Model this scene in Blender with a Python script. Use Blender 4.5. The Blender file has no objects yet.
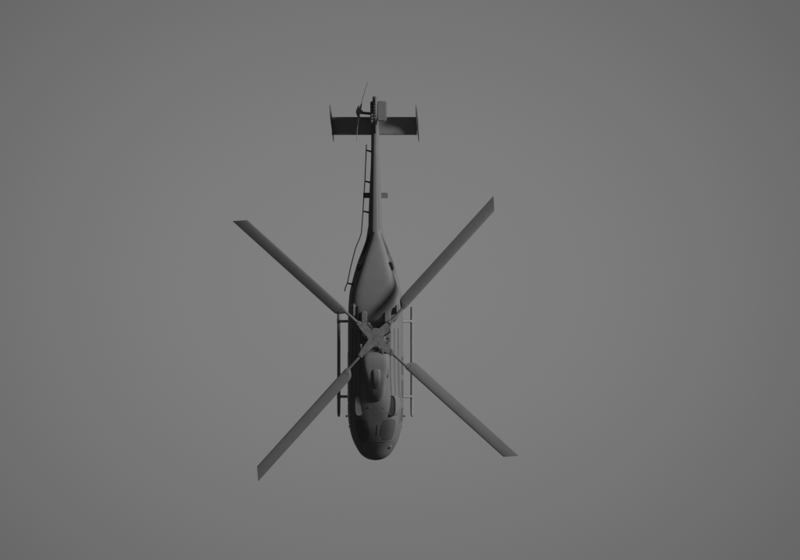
import bpy, bmesh, math, random
from mathutils import Vector, Matrix
random.seed(4)
PI = math.pi
C = bpy.context.scene.collection
D0, S = 80.0, 0.03            # camera height above the rotor plane, metres per photo pixel at the rotor plane

def W(px, py, z):             # photo measurement -> world metres at height z
    k = S * (D0 - z) / D0
    return Vector(((px - 400.0) * k, (280.0 - py) * k, z))
CX = 375.5                    # centre line of the machine in the photo
ROOT = W(CX, 338.5, 0); ROOT.z = -3.42

# ---------------------------------------------------------------- materials
def mat(name, col, rough=0.6, spec=0.3, vary=0.06, scale=3.0, metal=0.0, bump=0.0):
    m = bpy.data.materials.new(name); m.use_nodes = True
    nt = m.node_tree; b = nt.nodes['Principled BSDF']
    tc = nt.nodes.new('ShaderNodeTexCoord')
    n = nt.nodes.new('ShaderNodeTexNoise'); n.inputs['Scale'].default_value = scale
    n.inputs['Detail'].default_value = 6
    nt.links.new(tc.outputs['Object'], n.inputs['Vector'])
    r = nt.nodes.new('ShaderNodeMapRange')
    r.inputs['From Min'].default_value = 0.3; r.inputs['From Max'].default_value = 0.7
    r.inputs['To Min'].default_value = 1 - vary; r.inputs['To Max'].default_value = 1 + vary
    nt.links.new(n.outputs['Fac'], r.inputs['Value'])
    mx = nt.nodes.new('ShaderNodeVectorMath'); mx.operation = 'SCALE'
    mx.inputs[0].default_value = (col[0], col[1], col[2])
    nt.links.new(r.outputs['Result'], mx.inputs['Scale'])
    nt.links.new(mx.outputs['Vector'], b.inputs['Base Color'])
    b.inputs['Roughness'].default_value = rough
    b.inputs['Specular IOR Level'].default_value = spec
    b.inputs['Metallic'].default_value = metal
    if bump:
        bp = nt.nodes.new('ShaderNodeBump'); bp.inputs['Distance'].default_value = bump
        bp.inputs['Strength'].default_value = 0.5
        n2 = nt.nodes.new('ShaderNodeTexNoise'); n2.inputs['Scale'].default_value = 9
        nt.links.new(tc.outputs['Object'], n2.inputs['Vector'])
        nt.links.new(n2.outputs['Fac'], bp.inputs['Height'])
        nt.links.new(bp.outputs['Normal'], b.inputs['Normal'])
    return m
g = 0.28
M_body = mat('matt_grey_paint', (g, g, g), 0.62, 0.25, 0.05, 2.5, bump=0.004)
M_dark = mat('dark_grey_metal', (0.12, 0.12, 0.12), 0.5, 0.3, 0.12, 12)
M_metal = mat('grey_metal', (0.25, 0.25, 0.25), 0.5, 0.35, 0.10, 10)
M_blade = mat('matt_blade_grey', (0.24, 0.24, 0.24), 0.6, 0.3, 0.05, 2)
M_hub = mat('worn_hub_metal', (0.285, 0.285, 0.285), 0.5, 0.35, 0.22, 7, bump=0.01)
M_skid = mat('grey_skid_paint', (0.38, 0.38, 0.38), 0.55, 0.3, 0.08, 6)
M_glass = mat('smoked_glass', (0.175, 0.175, 0.175), 0.35, 0.35, 0.03, 2)
M_black = mat('black_rubber', (0.03, 0.03, 0.03), 0.7, 0.2, 0.1, 10)
M_bg = mat('grey_backdrop', (0.5, 0.5, 0.5), 0.95, 0.0, 0.004, 0.05)

# ---------------------------------------------------------------- mesh helpers
def obj(name, bm, m, parent=None, smooth=True, ang=40):
    bmesh.ops.recalc_face_normals(bm, faces=bm.faces)
    me = bpy.data.meshes.new(name); bm.to_mesh(me); bm.free()
    me.materials.append(m)
    o = bpy.data.objects.new(name, me); C.objects.link(o)
    if smooth:
        me.polygons.foreach_set('use_smooth', [True] * len(me.polygons))
        me.set_sharp_from_angle(angle=math.radians(ang))
    if parent is not None:
        o.parent = parent
        # all meshes are written in world metres; bring them into the parent's frame
        o.matrix_parent_inverse = Matrix.Identity(4)
        off = world_of(parent)
        me.transform(Matrix.Translation(-off))
    return o
def world_of(o):
    v = Vector((0, 0, 0))
    while o is not None:
        v += o.location; o = o.parent
    return v

def hermite(xs, ys, x):
    if x <= xs[0]: return ys[0]
    if x >= xs[-1]: return ys[-1]
    n = len(xs)
    d = [(ys[i+1]-ys[i])/(xs[i+1]-xs[i]) for i in range(n-1)]
    def tan(i):
        if i == 0: return d[0]
        if i == n-1: return d[-1]
        a, b = d[i-1], d[i]
        return 0 if a*b <= 0 else 2*a*b/(a+b)
    for i in range(n-1):
        if xs[i] <= x <= xs[i+1]:
            h = xs[i+1]-xs[i]; t = (x-xs[i])/h
            t2, t3 = t*t, t*t*t
            return (2*t3-3*t2+1)*ys[i]+(t3-2*t2+t)*h*tan(i)+(-2*t3+3*t2)*ys[i+1]+(t3-t2)*h*tan(i+1)

class Loft:
    """sections along the machine; rows: (py, cx, halfwidth px, z_top, z_mid, z_bottom, exponent_top, exponent_bottom)"""
    def __init__(s, rows):
        rows = sorted(rows); s.rows = rows
        s.y = [r[0] for r in rows]
        s.c = [[r[k] for r in rows] for k in range(1, 8)]
    def at(s, py, t, off=0.0):
        cx, w, zt, zm, zb, nt, nb = [hermite(s.y, c, py) for c in s.c]
        ct, st = math.cos(t), math.sin(t)
        e = 2.0/(nt if st >= 0 else nb)
        x = math.copysign(abs(ct)**e, ct)*w
        z = zm+(abs(st)**e)*((zt-zm) if st >= 0 else (zb-zm))
        p = W(cx, py, zm)
        k = S*(D0-zm)/D0
        return Vector((p.x+x*k, p.y, z))
    def normal(s, py, t):
        a = s.at(py+.4, t)-s.at(py-.4, t); b = s.at(py, t+.01)-s.at(py, t-.01)
        n = a.cross(b); n.normalize()
        c = s.at(py, t)-Vector((s.at(py, 0).x*.5+s.at(py, PI).x*.5, s.at(py, t).y, hermite(s.y, s.c[3], py)))
        return n if n.dot(c) >= 0 else -n
    def mesh(s, ys, seg=64):
        bm = bmesh.new(); rings = []
        for py in ys:
            rings.append([bm.verts.new(s.at(py, 2*PI*i/seg)) for i in range(seg)])
        for a, b in zip(rings[:-1], rings[1:]):
            for i in range(seg):
                j = (i+1) % seg
                bm.faces.new((a[i], a[j], b[j], b[i]))
        bm.faces.new(rings[0]); bm.faces.new(list(reversed(rings[-1])))
        return bm
    def patch(s, outline, lift=0.008, n=14):
        """raised closed panel following the skin; outline(u,v in -1..1)->(py,t); rounded by the caller"""
        bm = bmesh.new(); top = {}; bot = {}
        for i in range(n+1):
            for j in range(n+1):
                py, t = outline(-1+2*i/n, -1+2*j/n)
                p = s.at(py, t); nn = s.normal(py, t)
                edge = max(abs(-1+2*i/n), abs(-1+2*j/n))
                top[i, j] = bm.verts.new(p+nn*lift)
                bot[i, j] = bm.verts.new(p-nn*0.02)
        for i in range(n):
            for j in range(n):
                bm.faces.new((top[i, j], top[i+1, j], top[i+1, j+1], top[i, j+1]))
                bm.faces.new((bot[i, j+1], bot[i+1, j+1], bot[i+1, j], bot[i, j]))
        ring = [(i, 0) for i in range(n)]+[(n, j) for j in range(n)]+[(i, n) for i in range(n, 0, -1)]+[(0, j) for j in range(n, 0, -1)]
        for a, b in zip(ring, ring[1:]+ring[:1]):
            bm.faces.new((top[a], top[b], bot[b], bot[a]))
        return bm

def squircle(u, v, r=0.35):
    """square grid -> rounded square"""
    a = u*math.sqrt(max(0, 1-v*v*0.5*r)); b = v*math.sqrt(max(0, 1-u*u*0.5*r))
    return a, b

def frange(a, b, st):
    n = max(1, int(round((b-a)/st))); return [a+(b-a)*i/n for i in range(n+1)]

def tube(bm, pts, r, seg=14, cap=True):
    pts = [Vector(p) for p in pts]
    rad = r if isinstance(r, (list, tuple)) else [r]*len(pts)
    rings = []; up = None
    for i, p in enumerate(pts):
        d = (pts[min(i+1, len(pts)-1)]-pts[max(i-1, 0)]).normalized()
        if up is None:
            up = Vector((0, 0, 1)) if abs(d.z) < 0.9 else Vector((1, 0, 0))
        a = d.cross(up).normalized(); b = a.cross(d).normalized(); up = b
        rings.append([bm.verts.new(p+(a*math.cos(2*PI*k/seg)+b*math.sin(2*PI*k/seg))*rad[i]) for k in range(seg)])
    for a, b in zip(rings[:-1], rings[1:]):
        for k in range(seg):
            bm.faces.new((a[k], a[(k+1) % seg], b[(k+1) % seg], b[k]))
    if cap:
        bm.faces.new(rings[0]); bm.faces.new(rings[-1])
    return bm

def box(bm, c, s, rz=0.0, bev=0.0, ry=0.0, seg=3):
    r = bmesh.ops.create_cube(bm, size=1)
    vs = r['verts']
    mtx = Matrix.Translation(Vector(c)) @ Matrix.Rotation(rz, 4, 'Z') @ Matrix.Rotation(ry, 4, 'Y') @ Matrix.Diagonal((s[0], s[1], s[2], 1))
    bmesh.ops.transform(bm, matrix=mtx, verts=vs)
    if bev:
        es = [e for e in bm.edges if all(v in vs for v in e.verts)]
        bmesh.ops.bevel(bm, geom=es, offset=bev, segments=seg, affect='EDGES')
    return bm

def pxbox(x0, x1, y0, y1, z0, z1, bev=0.02, rz=0.0, ry=0.0, bm=None):
    a = W(x0, y1, z1); b = W(x1, y0, z1)
    return box(bm or bmesh.new(), ((a.x+b.x)/2, (a.y+b.y)/2, (z0+z1)/2), (b.x-a.x, b.y-a.y, z1-z0), rz, bev, ry)

def plate(bm, outline, z0, z1, bev=0.0):
    """prism of a closed outline of (x,y) world points"""
    lo = [bm.verts.new((x, y, z0)) for x, y in outline]; hi = [bm.verts.new((x, y, z1)) for x, y in outline]
    n = len(outline)
    fs = [bm.faces.new(hi), bm.faces.new(list(reversed(lo)))]
    for i in range(n):
        fs.append(bm.faces.new((lo[i], lo[(i+1) % n], hi[(i+1) % n], hi[i])))
    if bev:
        es = list({e for e in fs[0].edges} | {e for e in fs[1].edges})
        bmesh.ops.bevel(bm, geom=es, offset=bev, segments=2, affect='EDGES')
    return bm

# ---------------------------------------------------------------- the helicopter
heli = bpy.data.objects.new('helicopter', None); C.objects.link(heli)
heli.location = ROOT
heli['label'] = 'matt grey four-bladed helicopter with skids seen from straight above, nose pointing down the picture'
heli['category'] = 'helicopter'

body = Loft([
 # py    cx    w     ztop   zmid   zbot   nt   nb
 (460.2, CX, 1.5, -2.00, -2.06, -2.12, 2.0, 2.0),
 (459.7, CX, 5.0, -1.93, -2.06, -2.20, 2.0, 2.0),
 (458.8, CX, 7.8, -1.86, -2.06, -2.26, 2.0, 2.0),
 (457.0, CX, 11.2, -1.76, -2.06, -2.34, 2.0, 2.1),
 (453.0, CX, 15.6, -1.61, -2.05, -2.45, 2.0, 2.2),
 (447.0, CX, 19.3, -1.44, -2.03, -2.55, 2.05, 2.3),
 (441.0, CX, 22.2, -1.28, -2.02, -2.62, 2.2, 2.4),
 (433.0, CX, 24.8, -1.12, -2.00, -2.69, 2.25, 2.5),
 (425.0, CX, 26.3, -1.01, -1.97, -2.73, 2.4, 2.6),
 (410.0, CX, 27.5, -0.91, -1.93, -2.77, 2.7, 2.8),
 (398.0, CX, 27.6, -0.88, -1.90, -2.78, 2.8, 2.8),
 (380.0, CX, 27.6, -0.87, -1.90, -2.78, 2.45, 2.8),
 (330.0, CX, 27.6, -0.87, -1.90, -2.76, 2.3, 2.8),
 (310.0, CX, 27.2, -0.90, -1.88, -2.66, 2.3, 2.6),
 (295.0, CX, 26.2, -0.94, -1.84, -2.48, 2.2, 2.5),
 (280.0, CX, 23.0, -0.98, -1.74, -2.24, 2.2, 2.4),
 (262.0, CX, 17.8, -1.04, -1.58, -1.94, 2.2, 2.2),
 (250.0, CX, 13.2, -1.06, -1.46, -1.76, 2.1, 2.1),
 (240.0, CX, 9.7, -1.08, -1.38, -1.63, 2.0, 2.0),
 (233.0, CX-.2, 8.2, -1.09, -1.33, -1.56, 2.0, 2.0),
 (226.0, CX-.3, 7.0, -1.10, -1.31, -1.52, 2.0, 2.0)])
fus = obj('fuselage', body.mesh(frange(226, 452, 2.5)+frange(453, 457, 1)+[457.6, 458.2, 458.8, 459.3, 459.7, 460, 460.2]), M_body, heli)

boom = Loft([
 (96.5, CX-.5, 2.4, -1.00, -1.10, -1.20, 2.8, 2),
 (122, CX-.4, 3.7, -0.98, -1.12, -1.25, 2.8, 2),
 (160, CX-.2, 4.4, -1.02, -1.17, -1.32, 2.8, 2),
 (195, CX-.2, 6.0, -1.06, -1.24, -1.42, 2.8, 2),
 (227, CX-.3, 6.85, -1.09, -1.31, -1.52, 2.8, 2),
 (232, CX-.3, 6.5, -1.12, -1.33, -1.5, 2.8, 2)])
tb = obj('tail_boom', boom.mesh(frange(96.5, 231, 4), 48), M_body, heli)
# drive shaft cover along the top of the boom
bm = bmesh.new()
cov = Loft([(132, CX-.4, 1.9, -.965, -1.03, -1.06, 3.5, 2), (236, CX-.5, 3.4, -1.045, -1.12, -1.16, 3.5, 2)])
obj('driveshaft_cover', cov.mesh(frange(132, 236, 8), 24), M_body, tb)

def T(deg): return math.radians(deg)
# engine cowling behind the mast
cowl = Loft([
 (325.0, CX, 12.0, -.80, -1.0, -1.1, 2.6, 2),
 (323.0, CX, 17.0, -.68, -1.0, -1.1, 3.2, 2),
 (319.0, CX, 22.0, -.56, -1.06, -1.15, 4, 2),
 (312.0, CX, 24.6, -.48, -1.12, -1.3, 5, 2),
 (303.0, CX, 25.4, -.45, -1.18, -1.4, 5.5, 2),
 (295.0, CX, 24.6, -.46, -1.2, -1.5, 5.5, 2),
 (285.0, CX, 21.8, -.49, -1.2, -1.5, 5.5, 2),
 (275.0, CX, 18.2, -.55, -1.2, -1.5, 5.5, 2),
 (265.0, CX+.3, 14.8, -.63, -1.16, -1.4, 5, 2),
 (255.0, CX+.6, 11.6, -.74, -1.12, -1.4, 4.2, 2),
 (248.0, CX+.8, 9.2, -.83, -1.12, -1.3, 3.4, 2),
 (240.0, CX+.8, 6.6, -.93, -1.14, -1.2, 2.7, 2),
 (232.0, CX+.6, 4.4, -1.00, -1.18, -1.2, 2.3, 2)])
cw = obj('engine_cowling', cowl.mesh(frange(232, 318, 2.5)+[319, 320, 321, 322, 323, 324, 325], 64), M_body, heli)
# inlets at the front of the cowling
o = obj('engine_inlet', pxbox(360.8, 367.4, 311, 330, -1.0, -.44, 0.035), M_body, cw)
o = obj('engine_inlet', pxbox(384.0, 391.0, 311, 322.5, -1.0, -.46, 0.035), M_body, cw)
for sx, x0, x1 in ((-1, 351.6, 356.2), (1, 395.0, 398.4)):
    bm = pxbox(x0, x1, 303.5, 317 if sx < 0 else 314, -1.3, -.44 if sx < 0 else -.47, 0.05); sc = obj('side_scoop', bm, M_body, cw)
bm = pxbox(356.5, 358.2, 306, 321, -1.2, -.455, 0.01); obj('cooling_slot', bm, M_black, cw)
bm = pxbox(393.6, 395.1, 307.5, 314, -1.2, -.455, 0.01); obj('cooling_slot', bm, M_black, cw)
# exhaust pipes
for sx in (-1, 1):
    rz = sx*math.radians(15)
    c = W(CX+sx*15.0, 266.5, -.90)
    bm = bmesh.new(); box(bm, c, (.17, .30, .34), rz, .05)
    ex = obj('exhaust_pipe', bm, M_dark, heli)
    bm = bmesh.new(); box(bm, c+Vector((0, 0, .168)), (.12, .25, .02), rz, .006)
    obj('exhaust_opening', bm, M_black, ex)
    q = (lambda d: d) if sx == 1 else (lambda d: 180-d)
    obj('cowl_shade_strip', body.patch(lambda u, v, q=q: (244.5+11*squircle(u, v, .9)[0], T(q(40-u*5+(17)*squircle(u, v, .9)[1]*(1-.4*abs(u))))), .007), M_dark, heli)  # dark strip painted in for the shaded side of the cowl step
# rotor deck
deck = obj('rotor_deck', pxbox(361.5, 391.0, 322.0, 346.5, -1.05, -.72, 0.03), M_body, heli)
for px, py, a, b, h in ((386.6, 331, 3.6, 7.6, -.60), (385.2, 341, 1.6, 2.2, -.62), (388.3, 344.5, 1.4, 2.6, -.64), (364.5, 342, 1.4, 3.6, -.58), (387.8, 350, 1.6, 1.6, -.66)):
    obj('control_servo', pxbox(px-a, px+a, py-b, py+b, -.8, h, 0.02), M_metal, deck)
obj('hydraulic_line', tube(bmesh.new(), [W(384.6, 326, -.69), W(389.2, 331, -.67), W(389.4, 340, -.67), W(384, 352, -.69)], .016, 8), M_dark, deck)
obj('hydraulic_line', tube(bmesh.new(), [W(364, 332, -.69), W(362.8, 340, -.66), W(366.4, 350, -.69)], .018, 8), M_metal, deck)

# transmission fairing ahead of the mast
fair = Loft([
 (352.0, CX, 9.0, -.80, -.95, -1.0, 2.6, 2),
 (354.0, CX, 12.0, -.68, -.96, -1.05, 3.0, 2),
 (359.0, CX+.2, 13.8, -.60, -.98, -1.1, 5, 2),
 (366.0, CX+.3, 13.5, -.58, -1.0, -1.15, 5.5, 2),
 (376.0, CX+.6, 11.8, -.60, -1.0, -1.15, 5, 2),
 (386.0, CX+1.0, 9.6, -.65, -1.0, -1.15, 4.2, 2),
 (394.0, CX+1.6, 7.4, -.71, -1.0, -1.15, 3.4, 2),
 (399.0, CX+2.0, 5.0, -.79, -1.0, -1.15, 2.3, 2),
 (401.0, CX+2.2, 3.0, -.85, -1.0, -1.1, 2, 2),
 (401.9, CX+2.3, 1.0, -.93, -1.0, -1.05, 2, 2)])
fr = obj('transmission_fairing', fair.mesh([352, 353, 354, 355.5, 357]+frange(359, 397, 2)+[398, 399, 400, 401, 401.5, 401.9], 48), M_body, heli)
bm = bmesh.new()
sc = Loft([(369.5, CX+.9, 3.6, -.555, -.62, -.68, 3.5, 2), (371, CX+.9, 4.0, -.54, -.62, -.68, 3.5, 2), (382, CX+.9, 3.8, -.575, -.64, -.7, 3, 2), (388, CX+.9, 2.8, -.64, -.70, -.74, 3, 2)])
so = obj('intake_scoop', sc.mesh(frange(369.5, 388, 1.5), 32), M_body, fr)
obj('vent_blister', pxbox(386.4, 388.9, 368.5, 378, -1.0, -.66, 0.03), M_body, fr)

# roof windows: oval plates whose outer edge stands proud of the curved roof
def oval(cx, cy, hw, hl, z, th, tilt, m, name, par, n=40):
    c = W(cx, cy, z); k = S*(D0-z)/D0; bm = bmesh.new()
    rings = []
    for rr, zz in ((1.0, -th), (1.0, -.012), (.93, 0.0), (.80, 0.0), (.76, -.008), (.4, -.006)):
        ring = []
        for i in range(n):
            a = 2*PI*i/n; ct, st = math.cos(a), math.sin(a)
            x = math.copysign(abs(ct)**(2/3.0), ct)*hw*k; y = math.copysign(abs(st)**(2/3.0), st)*hl*k
            x = x-math.copysign((1-rr)*hw*k, x)*abs(ct) if rr < 1 else x
            y = y-math.copysign((1-rr)*hw*k, y)*abs(st) if rr < 1 else y
            p = Vector((x, y, zz)); p.rotate(Matrix.Rotation(tilt, 3, 'Y')); ring.append(bm.verts.new(c+p))
        rings.append(ring)
    for a, b in zip(rings[:-1], rings[1:]):
        for i in range(n): bm.faces.new((a[i], a[(i+1) % n], b[(i+1) % n], b[i]))
    bm.faces.new(rings[-1]); bm.faces.new(rings[0])
    return obj(name, bm, m, par)
for sx in (-1, 1):
    oval(CX+sx*16.4, 405.6, 4.2, 10.2, -0.935, .30, -sx*math.radians(17), M_body, 'roof_window', heli)

# windshields, doors and windows: panels following the skin
def panel(name, y0, y1, t0, t1, m, par, lift=0.006, skew=0.0, r=.5, taper=0.0, loft=None):
    def f(u, v):
        u, v = squircle(u, v, r)
        tc = (t0+t1)/2; th = (t1-t0)/2*(1+taper*u)
        return (y0+y1)/2+(y1-y0)/2*u+skew*v, T(tc+th*v)
    return obj(name, (loft or body).patch(f, lift), m, par)
for sx in (1, -1):
    q = (lambda d: d) if sx == 1 else (lambda d: 180-d)
    panel('windshield', 417.5, 439.5, q(45), q(79), M_glass, heli, .0015, taper=-.05)
    cd = panel('cockpit_door', 404, 424, q(-42), q(34), M_body, heli, .007)
    panel('door_window', 407, 421.5, q(-4), q(27), M_glass, cd, .012)
    pd = panel('cabin_door', 352, 402, q(-42), q(34), M_body, heli, .007)
    panel('door_window', 356, 375, q(-2), q(24), M_glass, pd, .012)
    panel('door_window', 379, 398, q(-2), q(24), M_glass, pd, .012)
    panel('chin_window', 440, 453, q(-48), q(-14), M_glass, heli, .005)
    # sliding-door rails and roof rails
    for t, rr in ((37.5, .012), (50, .008), (61, .008)):
        bm = bmesh.new()
        tube(bm, [body.at(y, T(q(t)))+body.normal(y, T(q(t)))*.006 for y in frange(328, 396, 4)], rr, 8)
        obj('roof_rail', bm, M_metal, heli)
    # small side fittings
    p = body.at(416, T(q(3))); n = Vector((sx, 0, 0))
    bm = bmesh.new(); tube(bm, [p-n*.02, p+n*.05], .012, 8); box(bm, p+n*.055, (.05, .07, .06), 0, .015); obj('outside_mirror', bm, M_dark, heli)
    p = body.at(426.5, T(q(2)))
    bm = bmesh.new(); box(bm, p+n*.005, (.05, .05, .05), 0, .015); obj('static_port', bm, M_metal, heli)
    # nose lamp blisters
    p = body.at(446.0, T(q(43))); n = body.normal(446.0, T(q(43)))
    bm = bmesh.new(); bmesh.ops.create_uvsphere(bm, u_segments=20, v_segments=12, radius=1,
        matrix=Matrix.Translation(p) @ n.to_track_quat('Z', 'Y').to_matrix().to_4x4() @ Matrix.Diagonal((.06, .07, .04, 1)))
    obj('nose_lamp', bm, M_metal, heli)
# small fittings on the roof and nose
for px, py, r, h in ((372.2, 405.5, .05, .02), (380.3, 406.5, .03, .012)):
    t = math.acos((px-CX)/27.5); p = body.at(py, t)
    bm = bmesh.new(); tube(bm, [p-Vector((0, 0, .03)), p+Vector((0, 0, h))], [r, r*.6], 14); obj('roof_beacon', bm, M_metal, heli)
for px in (377.0, 380.6):
    t = math.acos((px-CX)/26.0); bm = bmesh.new()
    tube(bm, [body.at(y, t)+body.normal(y, t)*.004 for y in frange(423, 433.5, 1.5)], .010, 8); obj('wiper_arm', bm, M_metal, heli)
bm = bmesh.new()
tube(bm, [body.at(440.4, T(a))+body.normal(440.4, T(a))*.002 for a in range(40, 141, 5)], .008, 8); obj('windshield_sill', bm, M_dark, heli)

# ---------------------------------------------------------------- main rotor
hub_c = W(CX, 338.5, 0)
bm = bmesh.new(); tube(bm, [(hub_c.x, hub_c.y, -1.0), (hub_c.x, hub_c.y, .02)], .085, 24)
mast = obj('rotor_mast', bm, M_metal, heli)
bm = bmesh.new()
for z0, z1, ra, rb in ((-.52, -.46, .30, .30), (-.46, -.42, .30, .26)):
    tube(bm, [(hub_c.x, hub_c.y, z0), (hub_c.x, hub_c.y, z1)], [ra, rb], 40)
sw = obj('swashplate', bm, M_metal, heli)
ANG = [47.7, 137.9, 227.9, 317.9]
px = S
# yoke: a cross of two flat straps, narrowing outwards
out = []
for a in ANG:
    a = math.radians(a); d = Vector((math.cos(a), math.sin(a))); n = Vector((-d.y, d.x))
    prof = [(4.5, 5.0), (8, 4.2), (13, 3.6), (17, 3.3), (20, 3.0), (21.2, 2.2)]
    for r, w in prof: out.append(hub_c.xy+d*(r*px)-n*(w*px))
    for r, w in reversed(prof): out.append(hub_c.xy+d*(r*px)+n*(w*px))
bm = bmesh.new(); plate(bm, [(p.x, p.y) for p in out], -.045, .035, .012)
hub = obj('rotor_hub', bm, M_hub, heli, ang=30)
bm = bmesh.new(); tube(bm, [(hub_c.x, hub_c.y, .03), (hub_c.x, hub_c.y, .040)], [.07, .065], 32)
obj('hub_cap', bm, M_hub, hub)
for a in ANG:
    a = math.radians(a); d = Vector((math.cos(a), math.sin(a), 0)); n = Vector((-d.y, d.x, 0))
    for s in (-1, 1):
        bm = bmesh.new(); p = hub_c+d*(19.5*px)+n*(s*2.2*px)
        tube(bm, [p+Vector((0, 0, .03)), p+Vector((0, 0, .043))], .022, 12); obj('hub_bolt', bm, M_metal, hub)
    bm = bmesh.new(); box(bm, hub_c+d*(22.2*px)+n*(.2*px)+Vector((0, 0, .0)), (4.6*px, 5.2*px, .11), a, .025); obj('lead_lag_damper', bm, M_hub, hub)
    # pitch link from the swashplate up to the cuff horn
    bm = bmesh.new(); q = hub_c+d*(15*px)-n*(6.4*px)
    base = hub_c+(d*(8*px)-n*(5*px)); base.z = -.46
    tube(bm, [base, Vector((q.x, q.y, -.02))], .022, 10)
    tube(bm, [Vector((q.x, q.y, -.02)), hub_c+d*(19*px)-n*(2*px)], .025, 10)
    bmesh.ops.create_uvsphere(bm, u_segments=12, v_segments=8, radius=.04, matrix=Matrix.Translation((q.x, q.y, -.02)))
    obj('pitch_link', bm, M_metal, hub)

# one blade along +X, pitch axis at the origin, leading edge at -Y (the rotor turns clockwise seen from above)
PITCH = math.radians(7)
def blade_mesh():
    bm = bmesh.new(); N = 22
    LE, TE = -2.1*px, 8.8*px
    st = []
    # r (px), leading y, trailing y (px), thickness (m), pitch factor
    rs = [(39.5, 0.3, 1.4, .03), (40.5, -1.2, 3.0, .045), (42, -1.9, 5.0, .05), (44, -2.1, 7.2, .05), (46.5, -2.1, 8.5, .048), (49, -2.1, 8.8, .046)]
    rs += [(r, -2.1, 8.8, .046-.012*(r-49)/123) for r in frange(55, 170, 6)]
    for r, l, t, th in rs: st.append((r, r, l, t, th))
    # tip cut at 45 degrees: the trailing edge runs on past the leading edge
    st.append((174.3, 185.0, -2.1, 8.8, .032))
    rings = []
    for rl, rt, l, t, th in st:
        ring = []
        for i in range(N):
            s = i/(N)*2
            upper = s <= 1
            c = (1-math.cos(PI*s))/2 if upper else (1-math.cos(PI*(2-s)))/2
            yt = 5*th*(.2969*math.sqrt(c)-.126*c-.3516*c*c+.2843*c**3-.1036*c**4)
            camber = .05*th/.046*.33*(1-(2*c-1)**2)*.5
            z = camber+(yt if upper else -yt*.8)
            r = rl+(rt-rl)*c
            y = (l+(t-l)*c)*px
            z2 = z*math.cos(PITCH)-y*math.sin(PITCH)*1.0
            ring.append(bm.verts.new((r*px, y*math.cos(PITCH*.2), z2)))
        rings.append(ring)
    for a, b in zip(rings[:-1], rings[1:]):
        for i in range(N): bm.faces.new((a[i], a[(i+1) % N], b[(i+1) % N], b[i]))
    bm.faces.new(rings[0]); bm.faces.new(rings[-1])
    return bm
def cuff_mesh():
    bm = bmesh.new(); pts = []; n = 14
    prof = [(21, 1.7, .04), (24, 1.6, .045), (30, 1.35, .04), (37, 1.35, .035), (41, 1.6, .03), (46, 1.5, .028)]
    rings = []
    for r, w, h in prof:
        rings.append([bm.verts.new((r*px, math.cos(2*PI*k/n)*w*px+.3*px, math.sin(2*PI*k/n)*h)) for k in range(n)])
    for a, b in zip(rings[:-1], rings[1:]):
        for k in range(n): bm.faces.new((a[k], a[(k+1) % n], b[(k+1) % n], b[k]))
    bm.faces.new(rings[0]); bm.faces.new(rings[-1])
    return bm
proto = None
for a in ANG:
    if proto is None:
        b = obj('rotor_blade', blade_mesh(), M_blade); c = obj('blade_cuff', cuff_mesh(), M_metal)
        bolts = []
        for yy in (0.6, 3.6):
            k = bmesh.new(); tube(k, [(44.5*px, yy*px, -.01), (44.5*px, yy*px, .040-.10*yy*px)], .016, 10)
            bolts.append(obj('root_bolt', k, M_blade))
        proto = [b, c]+bolts
    else:
        news = [o.copy() for o in proto]
        for o in news: C.objects.link(o)
        b, c = news[:2]; bolts = news[2:]
    b.parent = heli; b.matrix_parent_inverse = Matrix.Identity(4)
    b.location = hub_c-ROOT; b.rotation_euler = (0, 0, math.radians(a))
    c.parent = b
    for o in bolts: o.parent = b

# ---------------------------------------------------------------- tail
def airfoil_span(x0, x1, yf, yr, z, th, inc=0.0, n=24, steps=6):
    """wing from x0 to x1 (world), front edge yf, rear edge yr (world)"""
    bm = bmesh.new(); rings = []
    for k in range(steps+1):
        x = x0+(x1-x0)*k/steps; ring = []
        for i in range(n):
            s = i/n*2; up = s <= 1
            c = (1-math.cos(PI*(s if up else 2-s)))/2
            yt = 5*th*(.2969*math.sqrt(c)-.126*c-.3516*c*c+.2843*c**3-.1036*c**4)
            y = yf+(yr-yf)*c
            ring.append(bm.verts.new((x, y, z+(yt if up else -yt)+inc*(c-.5))))
        rings.append(ring)
    for a, b in zip(rings[:-1], rings[1:]):
        for i in range(n): bm.faces.new((a[i], a[(i+1) % n], b[(i+1) % n], b[i]))
    bm.faces.new(rings[0]); bm.faces.new(rings[-1])
    return bm
zs = -1.10
A = W(331.8, 134.9, zs); B = W(417.0, 117.0, zs)
stab = obj('horizontal_stabilizer', airfoil_span(A.x, B.x, A.y, B.y, zs, .06, .08), M_skid, heli)
# end plates: swept fins standing on each stabilizer tip, toed the same way
for (xa, ya), (xb, yb) in (((330.1, 105.8), (333.5, 141.6)), ((415.8, 105.8), (419.0, 141.6))):
    zc = -1.0
    pa, pb = W(xa, ya, zc), W(xb, yb, zc)
    L = (pb-pa).length; d = (pb-pa).normalized(); n = Vector((-d.y, d.x, 0))
    side = [(0.0, .62), (.20, .60), (.42, .34), (.98, .02), (1.0, -.06), (.9, -.20), (.35, -.48), (.18, -.46), (.02, -.05)]
    bm = bmesh.new()
    lo, hi = [], []
    for u, z in side:
        w = .008+.020*math.sin(PI*min(1, max(0, u)))
        lo.append(bm.verts.new(Vector((0, 0, zs+z))+pa*Vector((1, 1, 0)).x*0+Vector((pa.x, pa.y, 0))+d*L*u+n*w))
        hi.append(bm.verts.new(Vector((pa.x, pa.y, zs+z))+d*L*u-n*w))
    mid_l = bm.verts.new(Vector((pa.x, pa.y, zs))+d*L*.45+n*.034); mid_h = bm.verts.new(Vector((pa.x, pa.y, zs))+d*L*.45-n*.034)
    m = len(side)
    for i in range(m):
        j = (i+1) % m
        bm.faces.new((lo[i], lo[j], mid_l)); bm.faces.new((hi[j], hi[i], mid_h)); bm.faces.new((lo[i], hi[i], hi[j], lo[j]))
    obj('end_plate', bm, M_body, stab, ang=50)

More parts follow.
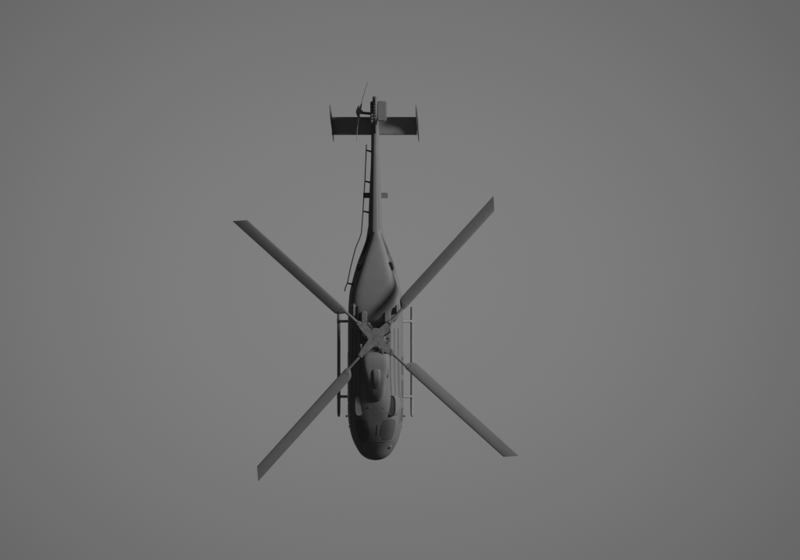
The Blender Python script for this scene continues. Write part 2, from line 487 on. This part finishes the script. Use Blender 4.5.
# vertical fin rising at the end of the boom
def fin(xc, w, pts, name, m, par):
    """pts: side outline of (py, z); xc centre px, w half thickness px"""
    bm = bmesh.new(); k = len(pts)
    cy = sum(p[0] for p in pts)/k; cz = sum(p[1] for p in pts)/k
    rings = []
    for f, ww in ((1.0, .25), (.86, .8), (.55, 1.0)):
        for s in (-1, 1):
            rings.append((f, s, [bm.verts.new(W(xc, cy+(py-cy)*f, 0)*Vector((1, 1, 0)).x*0+Vector((W(xc+s*w*ww, cy, 0).x, W(xc, cy+(py-cy)*f, 0).y, cz+(z-cz)*f))) for py, z in pts]))
    L = [r[2] for r in rings if r[1] == -1]; R = [r[2] for r in rings if r[1] == 1]
    for ringset in (L, R):
        for a, b in zip(ringset[:-1], ringset[1:]):
            for i in range(k): bm.faces.new((a[i], a[(i+1) % k], b[(i+1) % k], b[i]))
        bm.faces.new(ringset[-1])
    for i in range(k): bm.faces.new((L[0][i], L[0][(i+1) % k], R[0][(i+1) % k], R[0][i]))
    return obj(name, bm, m, par, ang=60)
tf = fin(375.2, 2.0, [(134, -1.05), (116, -.35), (107, .22), (97.5, .26), (98.5, -.3), (103, -1.0), (98.5, -1.75), (104, -1.8), (118, -1.2)], 'tail_fin', M_body, heli)
gb = obj('gearbox_fairing', pxbox(370.2, 373.0, 100.8, 122.5, -.62, -.12, 0.03), M_body, heli)
bm = bmesh.new()
for yy in frange(100.5, 117.5, 2.8):
    pxbox(373.5, 375.3, yy-.5, yy+.5, -.2, .226, 0.006, bm=bm)
obj('fin_cooling_ribs', bm, M_body, tf)
ff = obj('fin_fairing', pxbox(377.0, 386.6, 100.9, 121.2, -.62, -.46, 0.03), M_body, tf)
# tail rotor on the left of the picture, on a shaft out of the gearbox
bm = bmesh.new(); tube(bm, [W(371, 113.6, -.3), W(358, 112.4, -.3)], .040, 14)
ts = obj('tail_rotor_shaft', bm, M_dark, heli)
tc = W(359.3, 111.5, -.3)
ax = Vector((math.cos(math.radians(-10.5)), math.sin(math.radians(-10.5)), 0))   # rotor axis
d0 = Vector((-ax.y, ax.x, 0))
bm = bmesh.new(); tube(bm, [tc-ax*.10, tc+ax*.02, tc+ax*.10], [.05, .085, .045], 18)
box(bm, tc+d0*.02, (.07, .24, .10), math.radians(-10.5), .02)
obj('tail_rotor_hub', bm, M_skid, heli)
for ang, offs in ((4, 0.02), (184, 0.02), (86, -.07), (266, -.07)):
    a = math.radians(ang); d = d0*math.cos(a)+Vector((0, 0, 1))*math.sin(a); n = ax.cross(d)
    bm = bmesh.new(); rings = []
    for r, ch, th in ((.10, .05, .05), (.20, .09, .045), (.26, .15, .022), (.55, .15, .016), (.87, .15, .012), (.91, .12, .008)):
        c = tc+ax*offs+d*r+ax*(.10*max(0, r-.1)**2)
        ring = []
        for k in range(12):
            q = 2*PI*k/12
            ring.append(bm.verts.new(c+n*math.cos(q)*ch*.5+ax*(math.sin(q)*th*.5)+ax*(math.cos(q)*ch*.03)))
        rings.append(ring)
    for p, q in zip(rings[:-1], rings[1:]):
        for k in range(12): bm.faces.new((p[k], p[(k+1) % 12], q[(k+1) % 12], q[k]))
    bm.faces.new(rings[0]); bm.faces.new(rings[-1])
    obj('tail_rotor_blade', bm, M_blade, heli)
# tail skid under the fin
bm = bmesh.new(); tube(bm, [W(375, 112, -1.6), W(375, 104, -2.0), W(375, 98, -2.02)], .025, 10); obj('tail_skid', bm, M_dark, heli)

# flat stub antennas either side of the boom
for x0, x1 in ((363.2, 370.0), (380.6, 388.0)):
    obj('stub_antenna', pxbox(x0, x1, 192.6, 198.0, -1.27, -1.235, 0.012), M_metal, heli)

# wire antenna along the boom on standoffs
wp = [(366.4, 144.5), (366.2, 150), (364.9, 181), (363.9, 195), (363.0, 211), (361.4, 233), (359.6, 238.5), (355.6, 248), (350.9, 266), (347.4, 283), (345.6, 287), (344.6, 291.5)]
bm = bmesh.new(); tube(bm, [W(x, y, -1.2) for x, y in wp], .0155, 8)
wire = obj('wire_antenna', bm, M_black, heli)
for (xa, ya), (xb, yb) in (((366.2, 150), (372, 151.8)), ((364.9, 181), (370.6, 182.6)), ((363.0, 211), (369.4, 212.6)), ((347.4, 283), (353.4, 284.6))):
    bm = bmesh.new(); tube(bm, [W(xa-.4, ya, -1.2), W(xb, yb, -1.24)], [.022, .03], 10)
    obj('standoff', bm, M_dark, wire)

# ---------------------------------------------------------------- landing skids
zk = -3.36
for sx in (-1, 1):
    xs = CX-.1+sx*36.6
    bm = bmesh.new()
    pts = [W(xs, 307, zk), W(xs, 320, zk), W(xs, 398, zk), W(xs, 407, zk+.02), W(xs, 412, zk+.08), W(xs, 415, zk+.19), W(xs, 416.2, zk+.27)]
    tube(bm, pts, [.05, .052, .052, .052, .050, .045, .03], 20)
    sk = obj('skid_tube', bm, M_skid, heli)
    for yy in (321.3, 396.6):
        bm = bmesh.new(); tube(bm, [W(xs, yy-2.2, zk), W(xs, yy+2.2, zk)], .058, 18); obj('skid_clamp', bm, M_skid, sk)
for yy in (321.3, 396.6):
    bm = bmesh.new(); pts = []
    for i in range(25):
        u = -1+2*i/24; x = CX-.1+u*36.4
        z = zk+.02+.62*(1-abs(u)**3.2)
        pts.append(W(x, yy, z))
    tube(bm, pts, .042, 14); obj('cross_tube', bm, M_skid, heli)

# ---------------------------------------------------------------- setting: plain backdrop far below
bm = bmesh.new(); bmesh.ops.create_grid(bm, x_segments=1, y_segments=1, size=400, matrix=Matrix.Translation((0, 0, -60)))
bd = obj('backdrop', bm, M_bg, None, smooth=False)
bd['kind'] = 'structure'; bd['label'] = 'plain grey studio backdrop far below the helicopter'

# ---------------------------------------------------------------- light
EL, AZ = math.radians(24.5), math.radians(24)
L = Vector((math.cos(EL)*math.cos(AZ), math.cos(EL)*math.sin(AZ), math.sin(EL)))
tgt = Vector((-.75, -.4, -1.0))
KD = 60.0
kl = bpy.data.lights.new('key_lamp', 'SPOT'); kl.energy = 96000; kl.shadow_soft_size = 6.0
kl.spot_size = math.radians(20); kl.spot_blend = .3; kl.color = (1, 1, 1)
ko = bpy.data.objects.new('key_lamp', kl); C.objects.link(ko)
ko.location = tgt+L*KD; ko.rotation_euler = (-L).to_track_quat('-Z', 'Y').to_euler()
for sx in (-1, 1):  # added lamp pair, unseen from above, gives the backdrop its brighter centre
    fl = bpy.data.lights.new('backdrop_lamp', 'AREA'); fl.shape = 'DISK'; fl.size = .3; fl.energy = 3680
    fo = bpy.data.objects.new('backdrop_lamp', fl); C.objects.link(fo)
    fo.location = (sx*11.5-.9, 0, -20)
w = bpy.data.worlds.new('World'); bpy.context.scene.world = w; w.use_nodes = True
w.node_tree.nodes['Background'].inputs[0].default_value = (1, 1, 1, 1)
w.node_tree.nodes['Background'].inputs[1].default_value = 0.034

# ---------------------------------------------------------------- camera
cam = bpy.data.cameras.new('camera'); co = bpy.data.objects.new('camera', cam); C.objects.link(co)
co.location = (0, 0, D0); cam.sensor_width = 36; cam.lens = 36*D0/(800*S); cam.clip_end = 1000
bpy.context.scene.camera = co
vs = bpy.context.scene.view_settings
vs.view_transform = 'Standard'; vs.look = 'None'; vs.exposure = 0; vs.gamma = 1
